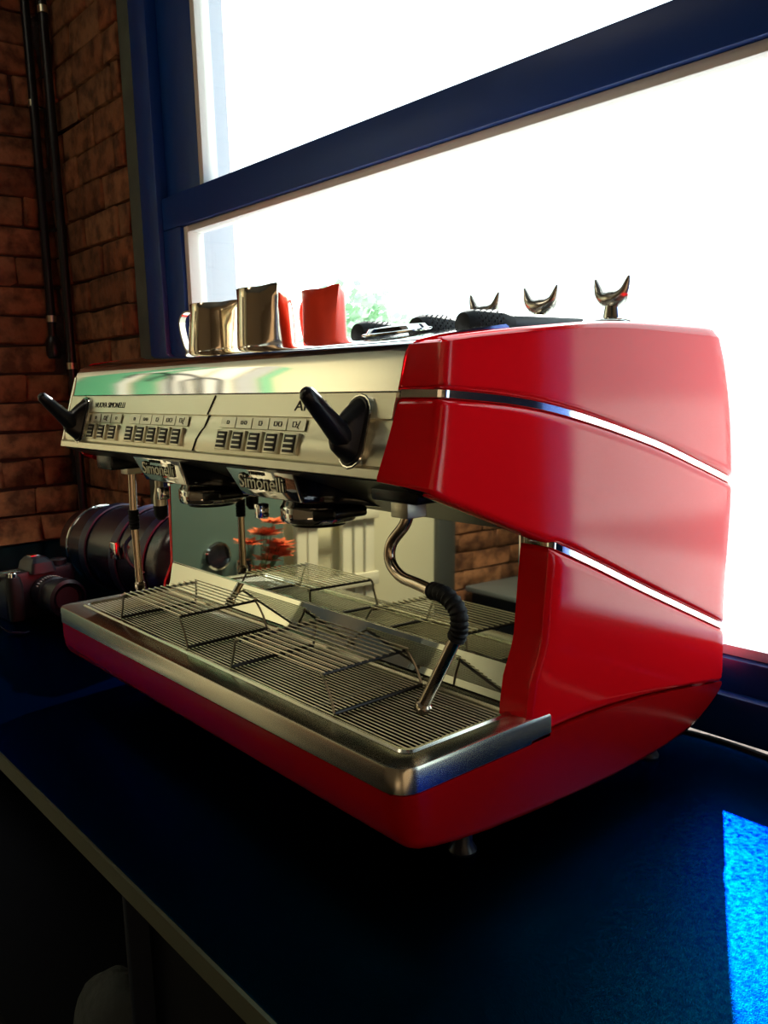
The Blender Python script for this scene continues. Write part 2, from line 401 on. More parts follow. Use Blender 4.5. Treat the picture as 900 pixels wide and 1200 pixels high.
side_shell('lower_side_panel', lambda y: smooth_tab(SEAM, y)+.0015, lambda y: smooth_tab(ST2, y)-g_, fC, fR, lambda z: fC(z)-.004, .036, RED)
for k in (0,):
    side_shell('chrome_strip', lambda y: smooth_tab(ST1, y)-g_+.0005, lambda y: smooth_tab(ST1, y)+g_-.0005, lambda z: fF(z)+.001, lambda z: fR(z)-.001, lambda z: fP(z)+.001, .044, CHROME, x_off=-.0012, rt=.001, rb=.001)
    side_shell('chrome_strip', lambda y: smooth_tab(ST2, y)-g_+.0005, lambda y: smooth_tab(ST2, y)+g_-.0005, lambda z: fC(z)+.001, lambda z: fR(z)-.001, lambda z: fC(z)-.001, .044, CHROME, x_off=-.0012, rt=.001, rb=.001)
# left hand side shells
FL = lambda z: fF(z)+.012
fCL = lambda z: lerp_tab([(.11, .170), (.14, .176), (.168, .190), (.32, .194)], z)
side_shell('upper_side_panel', lambda y: smooth_tab(ST1, y)+g_, lambda y: smooth_tab(TOP, y)+.002, FL, fR, FL, .008, RED, mirror=True)
side_shell('middle_side_panel', zlB, lambda y: smooth_tab(ST1, y)-g_, FL, fR, FL, .008, RED, mirror=True)
side_shell('lower_side_panel', lambda y: smooth_tab(SEAM, y)+.0015, lambda y: smooth_tab(ST2, y)-g_, fCL, fR, fCL, .008, RED, mirror=True)
side_shell('chrome_strip', lambda y: smooth_tab(ST1, y)-g_+.0005, lambda y: smooth_tab(ST1, y)+g_-.0005, FL, fR, FL, .0075, CHROME, mirror=True, x_off=.0012, rt=.001, rb=.001)
side_shell('chrome_strip', lambda y: smooth_tab(ST2, y)-g_+.0005, lambda y: smooth_tab(ST2, y)+g_-.0005, fCL, fR, fCL, .0075, CHROME, mirror=True, x_off=.0012, rt=.001, rb=.001)
# inner body
E(MB().box(W0+.012, -.03, .2, .50, .085, .484).build('inner_body', DARK))
# base housing: cross sections along y
ZLO = [(0, .088), (.003, .072), (.008, .062), (.02, .054), (.06, .045), (.12, .038), (.267, .030), (.376, .030), (.45, .034), (.50, .046), (.525, .062), (.532, .072)]
L = []
for y in [0, .0015, .004, .008, .014, .022, .04, .07, .11, .15, .164, .165, .2, .25, .3, .35, .4, .45, .48, .5, .515, .525, .531]:
    zl = smooth_tab(ZLO, y); zh = .1075 if y < .1645 else smooth_tab(SEAM, y)-.0008
    c = .022*(1-math.sqrt(max(0, 1-(1-min(y, .022)/.022)**2))) if y < .022 else .012*max(0, (y-.27)/.27)**2
    r = min(.010, (zh-zl)*.3)
    x0, x1 = W0 + c*.7, -c
    q = [Vector((x0, y, zh)), Vector((x0, y, zl+r)), Vector((x0+r*.3, y, zl+r*.3)), Vector((x0+r, y, zl)), Vector((x1-r, y, zl)), Vector((x1-r*.3, y, zl+r*.3)), Vector((x1, y, zl+r)), Vector((x1, y, zh))]
    L.append(q)
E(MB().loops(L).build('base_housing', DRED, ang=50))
for x, y in ((-.045, .115), (-.72, .115), (-.045, .425), (-.72, .40)):
    E(MB().lathe([(.013, 0), (.014, .003), (.010, .010), (.009, .045)], (x, y, .0003), n=20).build('foot', BLACK))
# drip tray
tray = E(MB().loops([rrect(W0, 0, 0, .196, (.004, .004, .012, .022), .1085), rrect(W0, 0, 0, .196, (.004, .004, .012, .022), .128),
    rrect(W0+.0012, -.0012, .0012, .195, (.004, .004, .012, .022), .1312), rrect(W0+.004, -.004, .004, .192, (.004, .004, .011, .02), .1325),
    rrect(W0+.022, -.022, .026, .168, (.006, .006, .012, .012), .1325), rrect(W0+.024, -.024, .028, .166, (.006, .006, .012, .012), .1345),
    rrect(W0+.028, -.028, .032, .163, (.006, .006, .012, .012), .134), rrect(W0+.03, -.03, .034, .161, (.006, .006, .01, .01), .128),
    rrect(W0+.032, -.032, .036, .16, (.006, .006, .01, .01), .113)], cap0=True, cap1=True).build('drip_tray', TRAYS, ang=35))
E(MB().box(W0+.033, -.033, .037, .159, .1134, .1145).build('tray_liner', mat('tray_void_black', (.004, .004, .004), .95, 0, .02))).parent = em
y = .0395
rodm = None
while y < .1585:
    if rodm is None:
        ro = E(MB().tube([(W0+.031, 0, 0), (-.031, 0, 0)], .00065, 6).build('grid_rod', GWIRE)); rodm = ro.data
        rodm.transform(Matrix.Translation((0, .27, 0)))
    else: ro = bpy.data.objects.new('grid_rod', rodm); COL.objects.link(ro); ro.parent = em
    ro.location = (0, y-.27, .1308); y += .0053
for x in (-.60, -.39, -.18):
    E(MB().tube([(x, .036, .1286), (x, .160, .1286)], .0018, 6).build('grid_crossbar', DWIRE))
# splash mirror
mir = MB()
fr = [(.1775, .1335), (.190, .169), (.1925, .305)]
x0, x1 = W0+.003, -.0365
for t, off in ((0, 0),):
    v = []
    for (yy, zz), (a, b) in zip(fr, ((x0, -.050), (x0-.0, x1), (x0+.006, x1))):
        v += [Vector((a, yy, zz)), Vector((b, yy, zz)), Vector((b, yy+.003, zz)), Vector((a, yy+.003, zz))]
    mir.add(v, [(0, 1, 5, 4), (4, 5, 9, 8), (3, 7, 6, 2), (7, 11, 10, 6), (0, 4, 7, 3), (4, 8, 11, 7), (1, 2, 6, 5), (5, 6, 10, 9), (8, 9, 10, 11), (0, 3, 2, 1)])
E(mir.build('splash_mirror', MIRR, smooth=False))
E(MB().tube([(x0, .1893, .1695), (x1, .1893, .1695)], .0009, 6).build('mirror_fold_line', CHROME))
E(MB().tube([(x1-.0005, .1918, .303), (x1-.0005, .1893, .1695), (-.0505, .1770, .134)], .0011, 6).build('mirror_edge', CHROME))
# underside of the overhang
un = MB(); pr = [(.030, .368), (.10, .343), (.20, .302), (.205, .31), (.10, .36), (.04, .38)]
un.loops([[Vector((x, a, b)) for a, b in pr] for x in (W0+.008, -.0455)])
un.loops([[Vector((x, a, b)) for a, b in ((.075, .350), (.20, .302), (.205, .31), (.08, .36))] for x in (-.0454, -.014)])
E(un.build('underside_plate', mat('underside_dark', (.012, .014, .016), .3, 0, .4)))
# front control panel (profile extruded in x)
def py(z): return .026+(z-.37)*.29
prof = [(0, .370), (-.003, .3712), (-.0036, .3785), (-.002, .3798), (.0018, .3805), (.0002, .386), (-.0006, .393), (.0005, .401), (.0030, .4065), (.0034, .4195), (0, .4205), (0, .4425)]
lo = [(py(z)+d, z) for d, z in prof]
back = [(.09, .4425), (.09, .372)]
def xprof(pts, xa, xb, name, m, ang=25, par=None):
    o = E(MB().loops([[Vector((x, a, b)) for a, b in pts] for x in (xa, xb)]).build(name, m, ang=ang)); return o
xprof(lo+back, W0+.004, -.0455, 'control_panel', BRUSH)
tp = [(.0482, .4438), (.0525, .458), (.0555, .470), (.058, .476), (.063, .482), (.072, .4865), (.10, .4915), (.14, .4965), (.175, .5005), (.184, .5015), (.188, .4995), (.188, .484), (.09, .470), (.09, .4438)]
xprof(tp, W0+.002, -.0455, 'chrome_top_trim', CHROME, 30)
# left end edge strip of the panel
en = MB(); q = [(py(z)+d*.3-.001, z) for d, z in ((0, .3705), (0, .40), (0, .4425))] + [(.0545, .470), (.070, .484), (.090, .484), (.06, .42), (.05, .3705)]
en.loops([[Vector((x, a, b)) for a, b in q] for x in (W0-.003, W0+.0035)])
E(en.build('panel_end_edge', CHROME, bevel=.001))
E(MB().box(W0+.004, -.03, .19, .50, .4842, .490).build('cup_deck', DECK))
E(MB().tube([(W0+.02, .497, .497), (-.05, .497, .497)], .004, 8).build('deck_rear_rail', CHROME))
TILT = math.atan(.29)
def PM(x, z, off=0):      # matrix: local X right, local Y up along the panel, local Z out of the panel
    R = Matrix.Rotation(PI/2-TILT, 4, 'X'); return Matrix.Translation((x, py(z)-off, z)) @ R
def pbox(name, m, x, z, wx, hz, t, off=0, bev=.0008, par=None):
    o = E(MB().box(-wx/2, wx/2, -hz/2, hz/2, -.002, t, PM(x, z, off)).build(name, m, bevel=bev)); return o
# slanted joint line and lower strips
for xa, za, xb, zb in ((-.352, .4415, -.384, .380),):
    E(MB().tube([(xa, py(za)-.0006, za), (-.3625, py(.4205)-.0004, .4210), (-.3628, py(.4195)+.0026, .4200), (-.3695, py(.4065)+.0024, .4062), (-.372, py(.401)-.0001, .401), (-.3765, py(.393)-.0012, .393), (-.380, py(.386)-.0004, .386), (xb, py(zb)+.0010, zb)], .0008, 6).build('panel_joint', INK))
def button(x):
    pbox('button_bezel', BRUSH, x, .3945, .0265, .0215, .003)
    pbox('button_key', INK, x, .3945, .0185, .0175, .0042, bev=.0006)
    for dz, wx in ((.0048, .012), (.0, .015), (-.0050, .015)):
        pbox('button_bar', LABEL, x+(.001 if dz > 0 else 0), .3945+dz, wx, .0016, .005, bev=0)
def plate(x, wd, s):
    pbox('label_plate', LABEL, x, .4132, wd, .0115, -.0012, bev=0)
    if s == 'c1': cups = [(0, .0035)]
    elif s == 'c2': cups = [(-.0035, .0035), (.0035, .0035)]
    elif s == 'C1': cups = [(0, .0045)]
    elif s == 'C2': cups = [(-.004, .0045), (.004, .0045)]
    else: cups = [(-.003, .005)]
    m = MB()
    for cx, r in cups:
        h = r*1.1; t = .0005; zc = .0002
        mt = PM(x+cx, .4132, -.0009)
        m.box(-r*.6, r*.6, -h/2, -h/2+t*1.6, -.0005, zc, mt); m.box(-r*.6, -r*.6+t, -h/2, h/2, -.0005, zc, mt); m.box(r*.6-t, r*.6, -h/2, h/2, -.0005, zc, mt)
        m.box(-r*.6, r*.6, h/2-t, h/2, -.0005, zc, mt); m.box(r*.6, r*.9, -t, t, -.0005, zc, mt)
    if s == 's': 
        mt = PM(x+.004, .4132, -.0009) @ Matrix.Rotation(-.5, 4, 'Z'); m.box(-.0004, .0004, -.004, .004, -.0005, .0002, mt); m.box(-.0002, .003, -.0035, -.0028, -.0005, .0002, mt)
    E(m.build('cup_icon', INK, smooth=False))
for i in range(5):
    s = ('c1', 'c2', 'C1', 'C2', 's')[i]
    for x0_ in (-.3155, -.5525): button(x0_+i*.0325-.001); plate(x0_+i*.0325-.001, .0305, s)
for i in range(3): button(-.680+i*.0365); plate(-.680+i*.0345, .031, ('c1', 's', 'c1')[i])
text('maker_lettering', 'NUOVA SIMONELLI', .0105, INK, em, EMI @ PM(-.638, .4300, .0002), .0003, .098)
text('model_lettering', 'APPIA', .0145, INK, em, EMI @ PM(-.165, .4305, .0002), .0003, .056)
# levers
def stadium(wd, ht, z, n=8):
    r = wd/2; P = []
    for k in range(n+1): a = PI*k/n; P.append(Vector((r*math.cos(a), ht/2-r+r*math.sin(a), z)))
    for k in range(n+1): a = PI+PI*k/n; P.append(Vector((r*math.cos(a), -ht/2+r+r*math.sin(a), z)))
    return P
for x in (-.088, -.718):
    mt = PM(x, .4085)
    for w_, h_, zz, zt, nm, mm in ((.036, .068, -.003, .0045, 'lever_escutcheon', CHROME), (.0315, .0635, .001, .0062, 'lever_seat', BLACK)):
        o = E(MB().loops([[mt @ p for p in stadium(w_, h_, zz)], [mt @ p for p in stadium(w_, h_, zt-.001)], [mt @ p for p in stadium(w_-.002, h_-.002, zt)]]).build(nm, mm, ang=40))
    lv = MB()
    # wedge shaped boss
    lv.loops([[mt @ p for p in stadium(.0275, .060, .0055)], [mt @ (p+Vector((0, -.003, 0))) for p in stadium(.0235, .046, .014)], [mt @ (p+Vector((0, -.007, 0))) for p in stadium(.018, .030, .022)], [mt @ (p+Vector((0, -.008, 0))) for p in stadium(.010, .018, .026)]])
    a = mt @ Vector((0, -.014, .006)); tip = Vector((x+.011, -.026, .447))
    d = (tip-a); sidev = Vector((1, 0, 0)); up = d.cross(sidev).normalized()
    L = []
    for t, wx, hh in ((0, .010, .0115), (.2, .0105, .0115), (.5, .0095, .0095), (.8, .0085, .0080), (.95, .0075, .0068), (1.0, .0045, .0040)):
        c = a + d*t; L.append([c + sidev*wx*math.cos(2*PI*k/14) + up*hh*math.sin(2*PI*k/14) for k in range(14)])
    lv.loops(L)
    E(lv.build('lever_handle', BLACK, ang=60))
# group heads
for gi, gx in enumerate((-.270, -.512)):
    gh = MB(); 
    def sec(y, xa, xb, xc, xd, zt, zb): return [Vector((xa, y, zt)), Vector((xb, y, zt)), Vector((xd, y+.004, zb)), Vector((xc, y+.004, zb))]
    gh.loops([sec(.047, gx-.068, gx+.064, gx-.039, gx+.072, .3655, .3335), sec(.11, gx-.066, gx+.066, gx-.042, gx+.066, .352, .324), sec(.185, gx-.05, gx+.05, gx-.04, gx+.045, .33, .310)])
    gho = E(gh.build('group_head', GLOSSB, bevel=.003))
    gho2 = gho
    def G(o): o.data.transform(EMI); o.parent = gho2; return o
    bm_ = MB(); q = [Vector((gx-.069, .0445, .3650)), Vector((gx+.065, .0445, .3645)), Vector((gx+.073, .0475, .3345)), Vector((gx-.037, .0475, .3345))]
    bm_.loops([q, [p+Vector((0, .004, 0)) for p in q]]); G(bm_.build('badge', CHROME, bevel=.0012))
    R = Matrix.Translation((gx+.006, .0448, .3500)) @ Matrix.Rotation(PI/2+.09, 4, 'X')
    text('badge_lettering_edge', 'Simonelli', .021, DARK, gho2, EMI @ R, .0004, .088, .0011)
    text('badge_lettering', 'Simonelli', .021, LABEL, gho2, EMI @ R, .0012, .086)
    text('badge_lettering', 'nuova', .008, DARK, gho2, EMI @ R @ Matrix.Translation((-.008, .0105, 0)), .0006, .028)
    G(MB().lathe([(.036, .300), (.041, .302), (.0425, .306), (.0425, .318), (.040, .321), (.036, .328)], (gx, .121, 0), n=40).build('group_ring', CHROME, ang=40))
    G(MB().lathe([(.026, .2965), (.030, .2965), (.033, .2995), (.033, .3015)], (gx, .121, 0), n=32).build('shower_screen', DARK))
    G(MB().box(gx-.040, gx-.030, .062, .076, .306, .322).build('valve_cap', CHROME, bevel=.0015))
    lug = MB(); lug.loops([[Vector((gx+.03, .09, .318)), Vector((gx+.03, .15, .318)), Vector((gx+.03, .15, .305)), Vector((gx+.03, .09, .305))], [Vector((gx+.058, .10, .320)), Vector((gx+.058, .145, .320)), Vector((gx+.058, .145, .309)), Vector((gx+.058, .10, .309))]])
    G(lug.build('locking_lug', DARK, bevel=.003))
# steam wands
def smooth_path(P, n=6):
    out = []; P = [Vector(p) for p in P]
    for i in range(len(P)-1):
        p0 = P[max(i-1, 0)]; p1 = P[i]; p2 = P[i+1]; p3 = P[min(i+2, len(P)-1)]
        for k in range(n):
            t = k/n; out.append(.5*((2*p1)+(p2-p0)*t+(2*p0-5*p1+4*p2-p3)*t*t+(3*p1-p0-3*p2+p3)*t**3))
    out.append(P[-1]); return out
def wand(block, bend, rub, tipv, bm, rb=None):
    bx_, by_, bz_ = block
    b = E(MB().box(bx_-.012, bx_+.012, by_-.012, by_+.012, bz_-.009, bz_+.014).build('wand_joint', BRUSH, bevel=.0015))
    E(MB().tube(smooth_path(bend), .0056, 14).build('steam_tube', bm))
    rp_ = smooth_path(rub, 10); E(MB().tube(rp_, [.0078+.0007*math.sin(i*2.2) for i in range(len(rp_))], 14).build('rubber_grip', RUBBER))
    a = Vector(rub[-1]); t = Vector(tipv); d = t-a
    E(MB().tube([a+d*-.02, a+d*.5, a+d*.86, a+d*.88, a+d*.96, t], [.0056, .0057, .0058, .0078, .0075, .0045], 16).build('wand_nozzle', COPPER))
wand((-.083, .09, .336), [(-.083, .09, .330), (-.088, .088, .318), (-.103, .085, .300), (-.103, .083, .283), (-.085, .08, .272), (-.055, .075, .270), (-.030, .071, .268)],
     [(-.034, .072, .2685), (-.012, .068, .268), (.004, .066, .258), (.006, .065, .242), (.002, .065, .234)], (-.040, .060, .158), COPPER)
wand((-.712, .10, .336), [(-.712, .10, .33), (-.714, .10, .30), (-.716, .10, .27)], [(-.716, .10, .272), (-.716, .10, .255), (-.7155, .10, .243)], (-.712, .10, .150), COPPER)
hw = E(MB().tube([(-.655, .115, .335), (-.655, .115, .31), (-.655, .115, .295), (-.655, .115, .282)], [.006, .006, .0095, .0095], 16).build('hot_water_spout', BRUSH))
E(MB().tube([(-.655, .115, .283), (-.655, .115, .268), (-.655, .115, .262)], [.0102, .0098, .005], 16).build('spout_tip', RUBBER))
E(MB().box(-.745, -.69, .06, .12, .336, .358).build('wand_bracket', DARK, bevel=.004))
E(MB().box(-.115, -.05, .07, .13, .342, .36).build('wand_bracket', DARK, bevel=.004))

# ------------------------------------------------------------ wire cup racks on the tray
def rack(label, cx):
    t = thing('cup_rack', label, 'wire rack', (cx, .094, .1322), 0, 'wire cup racks on the drip tray')
    for s in (-1, 1):
        MB().tube([(s*.0985, -.057, .0022), (s*.0985, .058, .0022)], .0022, 8).build('foot_bar', DWIRE, t)
        for yy, yt in ((-.057, -.058), (.058, .053)):
            MB().tube(smooth_path([(s*.0985, yy, .0022), (s*.092, yy*.99, .018), (s*.0835, yt, .036), (s*.078, yt*.97, .0375)], 3), .0014, 8).build('leg', WIRE, t)
        MB().tube([(s*.080, -.058, .0370), (s*.080, .053, .0370)], .0018, 8).build('end_bar', DWIRE, t)
    n = 13; rm = None
    for i in range(n):
        if rm is None: o = MB().tube([(-.084, 0, 0), (.084, 0, 0)], .0009, 6).build('top_rod', GWIRE, t); rm = o.data
        else: o = bpy.data.objects.new('top_rod', rm); COL.objects.link(o); o.parent = t
        o.location = (0, -.056+i*.109/(n-1), .0398)
    return t
rack('raised wire cup rack on the drip tray, left one under the far group', -.540)
rack('raised wire cup rack on the drip tray, right one beside the near steam wand', -.238)

# ------------------------------------------------------------ pitchers on top
def pitcher(name, label, loc, rz, r0, r1, h, m, spout=.02, handle=True, hm=None):
    t = thing(name, label, 'milk pitcher', loc, rz)
    n = 36; rows = [(0, r0*.94), (.004, r0), (.03, r0*1.005), (h*.55, r0*.97+r1*.03), (h*.8, r1*1.0), (h, r1)]
    if r1 < r0: rows = [(0, r0*.94), (.004, r0), (h*.25, r0*1.0), (h*.6, (r0+r1)/2), (h*.85, r1*1.0), (h, r1*1.02)]
    L = []
    def ring(hh, r, ins):
        q = []; f = max(0, (hh/h-.35)/.65)
        for k in range(n):
            a = 2*PI*k/n; d = abs((a+PI) % (2*PI)-PI)
            e = math.exp(-(d/.22)**2)*spout*f**1.6
            q.append(Vector(((r-ins+e)*math.cos(a), (r-ins+e)*math.sin(a), hh + (math.exp(-(d/.35)**2)*spout*.3*f**4))))
        return q
    for hh, r in rows: L.append(ring(hh, r, 0))
    L.append(ring(h+.0008, rows[-1][1], .001))
    for hh, r in rows[::-1][:-1]: L.append(ring(max(hh, .003), r, .0022))
    MB().loops(L).build('body', m, t, ang=60)
    if handle:
        P = smooth_path([(-r1*.98, 0, h*.90), (-r1-.022, 0, h*.90), (-r1-.034, 0, h*.72), (-r1-.028, 0, h*.35), (-r0-.012, 0, h*.14), (-r0*.99, 0, h*.12)], 6)
        hb = MB(); L = []
        for i, p_ in enumerate(P):
            d = (P[min(i+1, len(P)-1)]-P[max(i-1, 0)]).normalized(); nn = Vector((0, 1, 0)); uu = d.cross(nn)
            L.append([p_+nn*.006+uu*.0012, p_-nn*.006+uu*.0012, p_-nn*.006-uu*.0012, p_+nn*.006-uu*.0012])
        hb.loops(L).build('handle', hm or m, t)
    return t
CUPM = mat('pitcher_steel', (.82, .70, .54), .13, 1)
pitcher('milk_pitcher', 'small polished steel milk pitcher, leftmost on top of the coffee machine', (-.697, .245, .4905), math.radians(18), .042, .036, .084, CUPM, spout=.012)
pitcher('milk_pitcher', 'taller polished steel milk pitcher between the small pitcher and the red one', (-.571, .256, .4905), math.radians(-12), .042, .039, .095, CUPM, spout=.012)
pitcher('milk_pitcher', 'bright red milk pitcher on top of the coffee machine', (-.500, .308, .4905), math.radians(-8), .031, .030, .088, RPITCH, spout=.016)

# ------------------------------------------------------------ portafilters on the deck
def portafilter(label, p0, p1):
    a = Vector((*p0, 0)); b = Vector((*p1, 0)); d = (b-a); Lh = d.length; ang = math.atan2(d.y, d.x)
    t = thing('portafilter', label, 'portafilter', (p1[0], p1[1], .4905), ang, 'portafilters lying on top of the machine')
    # local x axis runs from handle to head; head at origin
    MB().lathe([(.004, -Lh), (.0125, -Lh+.003), (.0155, -Lh+.012), (.0155, -Lh+.05), (.0135, -Lh+.06), (.0125, -Lh+.065)], (0, 0, .0158), ax='x', n=22).build('grip', RUBBER, t, ang=45)
    kn = MB()
    for i in range(9):
        for k in range(16):
            a_ = 2*PI*(k+.5*(i % 2))/16; x = -Lh+.014+i*.004
            c = Vector((x, .0152*math.cos(a_), .0158+.0152*math.sin(a_))); r_ = Vector((0, math.cos(a_), math.sin(a_)))
            tt = Vector((0, -math.sin(a_), math.cos(a_)))
            kn.add([c+Vector((.0016, 0, 0)), c+tt*.002, c-Vector((.0016, 0, 0)), c-tt*.002, c+r_*.0012], [(0, 1, 4), (1, 2, 4), (2, 3, 4), (3, 0, 4)])
    o = kn.build('knurling', BLACK, t, smooth=False); o['kind'] = 'stuff'
    MB().lathe([(.0122, -Lh+.064), (.0115, -Lh+.10), (.0105, -Lh+.15), (.0100, -.055)], (0, 0, .0158), ax='x', n=18).build('handle_shaft', BLACK, t)
    MB().lathe([(.006, -.056), (.0055, -.03)], (0, 0, .0165), ax='x', n=12).build('neck', CHROME, t)
    MB().lathe([(.033, 0), (.036, .002), (.036, .018), (.033, .022), (.026, .024), (.012, .026)], (0, 0, 0), n=32).build('filter_head', CHROME, t, ang=45)
    sp = MB(); sp.tube([(0, 0, .022), (0, 0, .045)], [.012, .008], 14)
    sp.build('spout_neck', CHROME, t)
    for s in (-1, 1):      # curved half open spout arm
        P = smooth_path([(0, 0, .046), (0, s*.010, .0475), (0, s*.0190, .055), (0, s*.0250, .071)], 5); L = []
        for i, p_ in enumerate(P):
            f = i/(len(P)-1); dd = (P[min(i+1, len(P)-1)]-P[max(i-1, 0)]).normalized(); nn = Vector((1, 0, 0)); uu = dd.cross(nn)*s
            wa, wb_ = .012*(1-.8*f**2), .0105*(1-.93*f**1.9)
            q = [p_ + nn*wa*math.cos(2*PI*k/14) + uu*wb_*math.sin(2*PI*k/14) for k in range(14)]
            L.append(q)
        MB().loops(L).build('spout', SPOUT, t, ang=60)
portafilter('knurled black handled portafilter nearest the red side panel, its spouts upright', (-.125, .203), (-.100, .425))
portafilter('middle of three black handled portafilters on the machine top', (-.195, .203), (-.205, .425))
portafilter('portafilter farthest from the red side panel, nearest the red pitcher', (-.297, .203), (-.300, .425))
fb = thing('filter_basket', 'shallow steel filter basket lying in front of the portafilter handles', 'filter basket', (-.150, .140, .4990)); fb.rotation_euler.x = .12
MB().lathe([(.034, 0), (.0355, .001), (.0355, .0022), (.031, .003), (.028, .0065), (.008, .0075)], n=32).build('basket_shell', CHROME, fb, ang=50)

# ------------------------------------------------------------ camera and bag left of the machine
bag = thing('barrel_bag', 'glossy black leather barrel bag with straps behind the camera', 'bag', (-1.20, .335, .0035), math.radians(6))
MB().lathe([(.02, -.255), (.06, -.25), (.078, -.235), (.086, -.18), (.095, -.05), (.102, .08), (.104, .19), (.098, .225), (.06, .24), (.02, .243)], (0, 0, .104), ax='x', n=40).build('bag_body', LEATH, bag, ang=60)
for xx, r in ((-.10, .094), (.04, .102), (.15, .1055)):
    MB().lathe([(r, xx-.013), (r+.003, xx-.012), (r+.003, xx+.012), (r, xx+.013)], (0, 0, .104), ax='x', n=40, cap0=False, cap1=False).build('strap_band', STRAP, bag, ang=15)
MB().lathe([(.084, -.19), (.088, -.187), (.088, -.183), (.084, -.18)], (0, 0, .104), ax='x', n=40, cap0=False, cap1=False).build('zip_trim', CHROME, bag)
bk = MB(); bk.tube(smooth_path([(.10, -.085, .165), (.12, -.115, .15), (.14, -.12, .12), (.165, -.105, .10)], 4), .004, 6); bk.build('carry_handle', LEATH, bag)
MB().box(.05, .075, -.112, -.10, .115, .15).build('buckle', CHROME, bag, bevel=.003)

cm = thing('dslr_camera', 'black camera with top display and zoom lens lying in front of the leather bag', 'camera', (-1.30, .135, .0), math.radians(96))
cb = MB(); cb.loops([rrect(-.073, .073, -.030, .028, (.012, .014, .012, .014), .0), rrect(-.075, .075, -.033, .030, (.012, .014, .012, .016), .004), rrect(-.075, .075, -.034, .030, (.012, .014, .012, .016), .082), rrect(-.070, .070, -.030, .026, (.012, .014, .012, .014), .092)])
cb.build('body', CAMB, cm, ang=40)
MB().loops([rrect(-.076, -.048, -.052, -.028, .010, .002), rrect(-.077, -.047, -.055, -.026, .011, .07), rrect(-.074, -.050, -.048, -.024, .009, .088)]).build('hand_grip', RUBBER, cm, ang=40)
MB().loops([rrect(-.027, .027, -.045, .030, .008, .088), rrect(-.022, .022, -.040, .026, .008, .108), rrect(-.014, .014, -.030, .020, .007, .116)]).build('viewfinder_hump', CAMB, cm, ang=35)
MB().box(-.010, .010, -.006, .014, .116, .119).build('hot_shoe', CHROME, cm, bevel=.001)
MB().box(-.068, -.034, -.012, .014, .0915, .0935).build('top_display', LCD, cm, bevel=.001)
MB().lathe([(.017, .090), (.017, .102), (.015, .104)], (.050, 0, 0), n=24).build('mode_dial', CAMB, cm)
MB().lathe([(.009, .086), (.009, .096), (.007, .098)], (-.062, -.036, 0), n=18).build('shutter_button', CHROME, cm)
MB().lathe([(.033, -.035), (.036, -.045), (.036, -.075), (.033, -.078), (.034, -.10), (.038, -.105), (.038, -.130), (.032, -.134), (.030, -.125)], (.004, 0, .046), ax='y', n=36).build('lens_barrel', CAMB, cm, ang=35)
MB().lathe([(.030, -.1265), (.0, -.120)], (.004, 0, .046), ax='y', n=30, cap0=False, cap1=False).build('front_glass', GLOSSB, cm)
sc_ = MB()
for k in range(14):
    a_ = PI*.15+k*PI*.7/14; c = Vector((.004+.0365*math.cos(a_), -.060, .046+.0365*math.sin(a_)))
    sc_.box(c.x-.0012, c.x+.0012, c.y-.004, c.y+.004, c.z-.0004, c.z+.0004)
sc_.build('lens_scale_marks', WHITEP, cm, smooth=False)
stp = MB(); P = smooth_path([(-.074, 0, .080), (-.10, -.015, .105), (-.125, -.05, .085), (-.13, -.09, .035), (-.115, -.12, .006), (-.09, -.15, .003)], 6)
L = []
for i, p_ in enumerate(P):
    d = (P[min(i+1, len(P)-1)]-P[max(i-1, 0)]).normalized(); nn = Vector((.3, 1, 0)).normalized(); nn = (nn-d*nn.dot(d)).normalized(); uu = d.cross(nn)
    L.append([p_+nn*.007+uu*.001, p_-nn*.007+uu*.001, p_-nn*.007-uu*.001, p_+nn*.007-uu*.001])
stp.loops(L).build('neck_strap', LEATH, cm)

# ------------------------------------------------------------ pipes in the corner
def pipe(label, x, y, z0, z1, clamps, foot=False):
    t = thing('wall_pipe', label, 'pipe', (x, y, z0))
    MB().tube([(0, 0, 0), (.004, 0, (z1-z0)*.4), (-.003, 0, (z1-z0)*.7), (0, 0, z1-z0)], .0125, 12).build('tube', PIPE, t)
    for c in clamps: MB().lathe([(.0128, c-z0-.010), (.0148, c-z0-.009), (.0148, c-z0+.009), (.0128, c-z0+.010)], n=16, cap0=False, cap1=False).build('clamp', BRASS, t)
    if foot: MB().lathe([(.016, 0), (.022, .01), (.022, .05), (.014, .065)], n=16).build('end_sleeve', PIPE, t)
pipe('black pipe in the brick corner that stops above the machine, left of two', XL+.03, .512, .545, ZC-.01, [1.262, .66], True)
pipe('long black pipe in the brick corner running behind the machine, right of two', -2.055, .530, .004, ZC-.01, [1.49, .52])

# cable behind the machine
cb_ = MB(); cb_.tube(smooth_path([(-.10, .50, .005), (-.02, .515, .005), (.05, .513, .005), (.12, .505, .005), (.25, .508, .005), (.5, .515, .005)], 6), .004, 8)
tag(cb_.build('power_cable', RUBBER), 'black cable lying along the window foot behind the machine', 'cable')

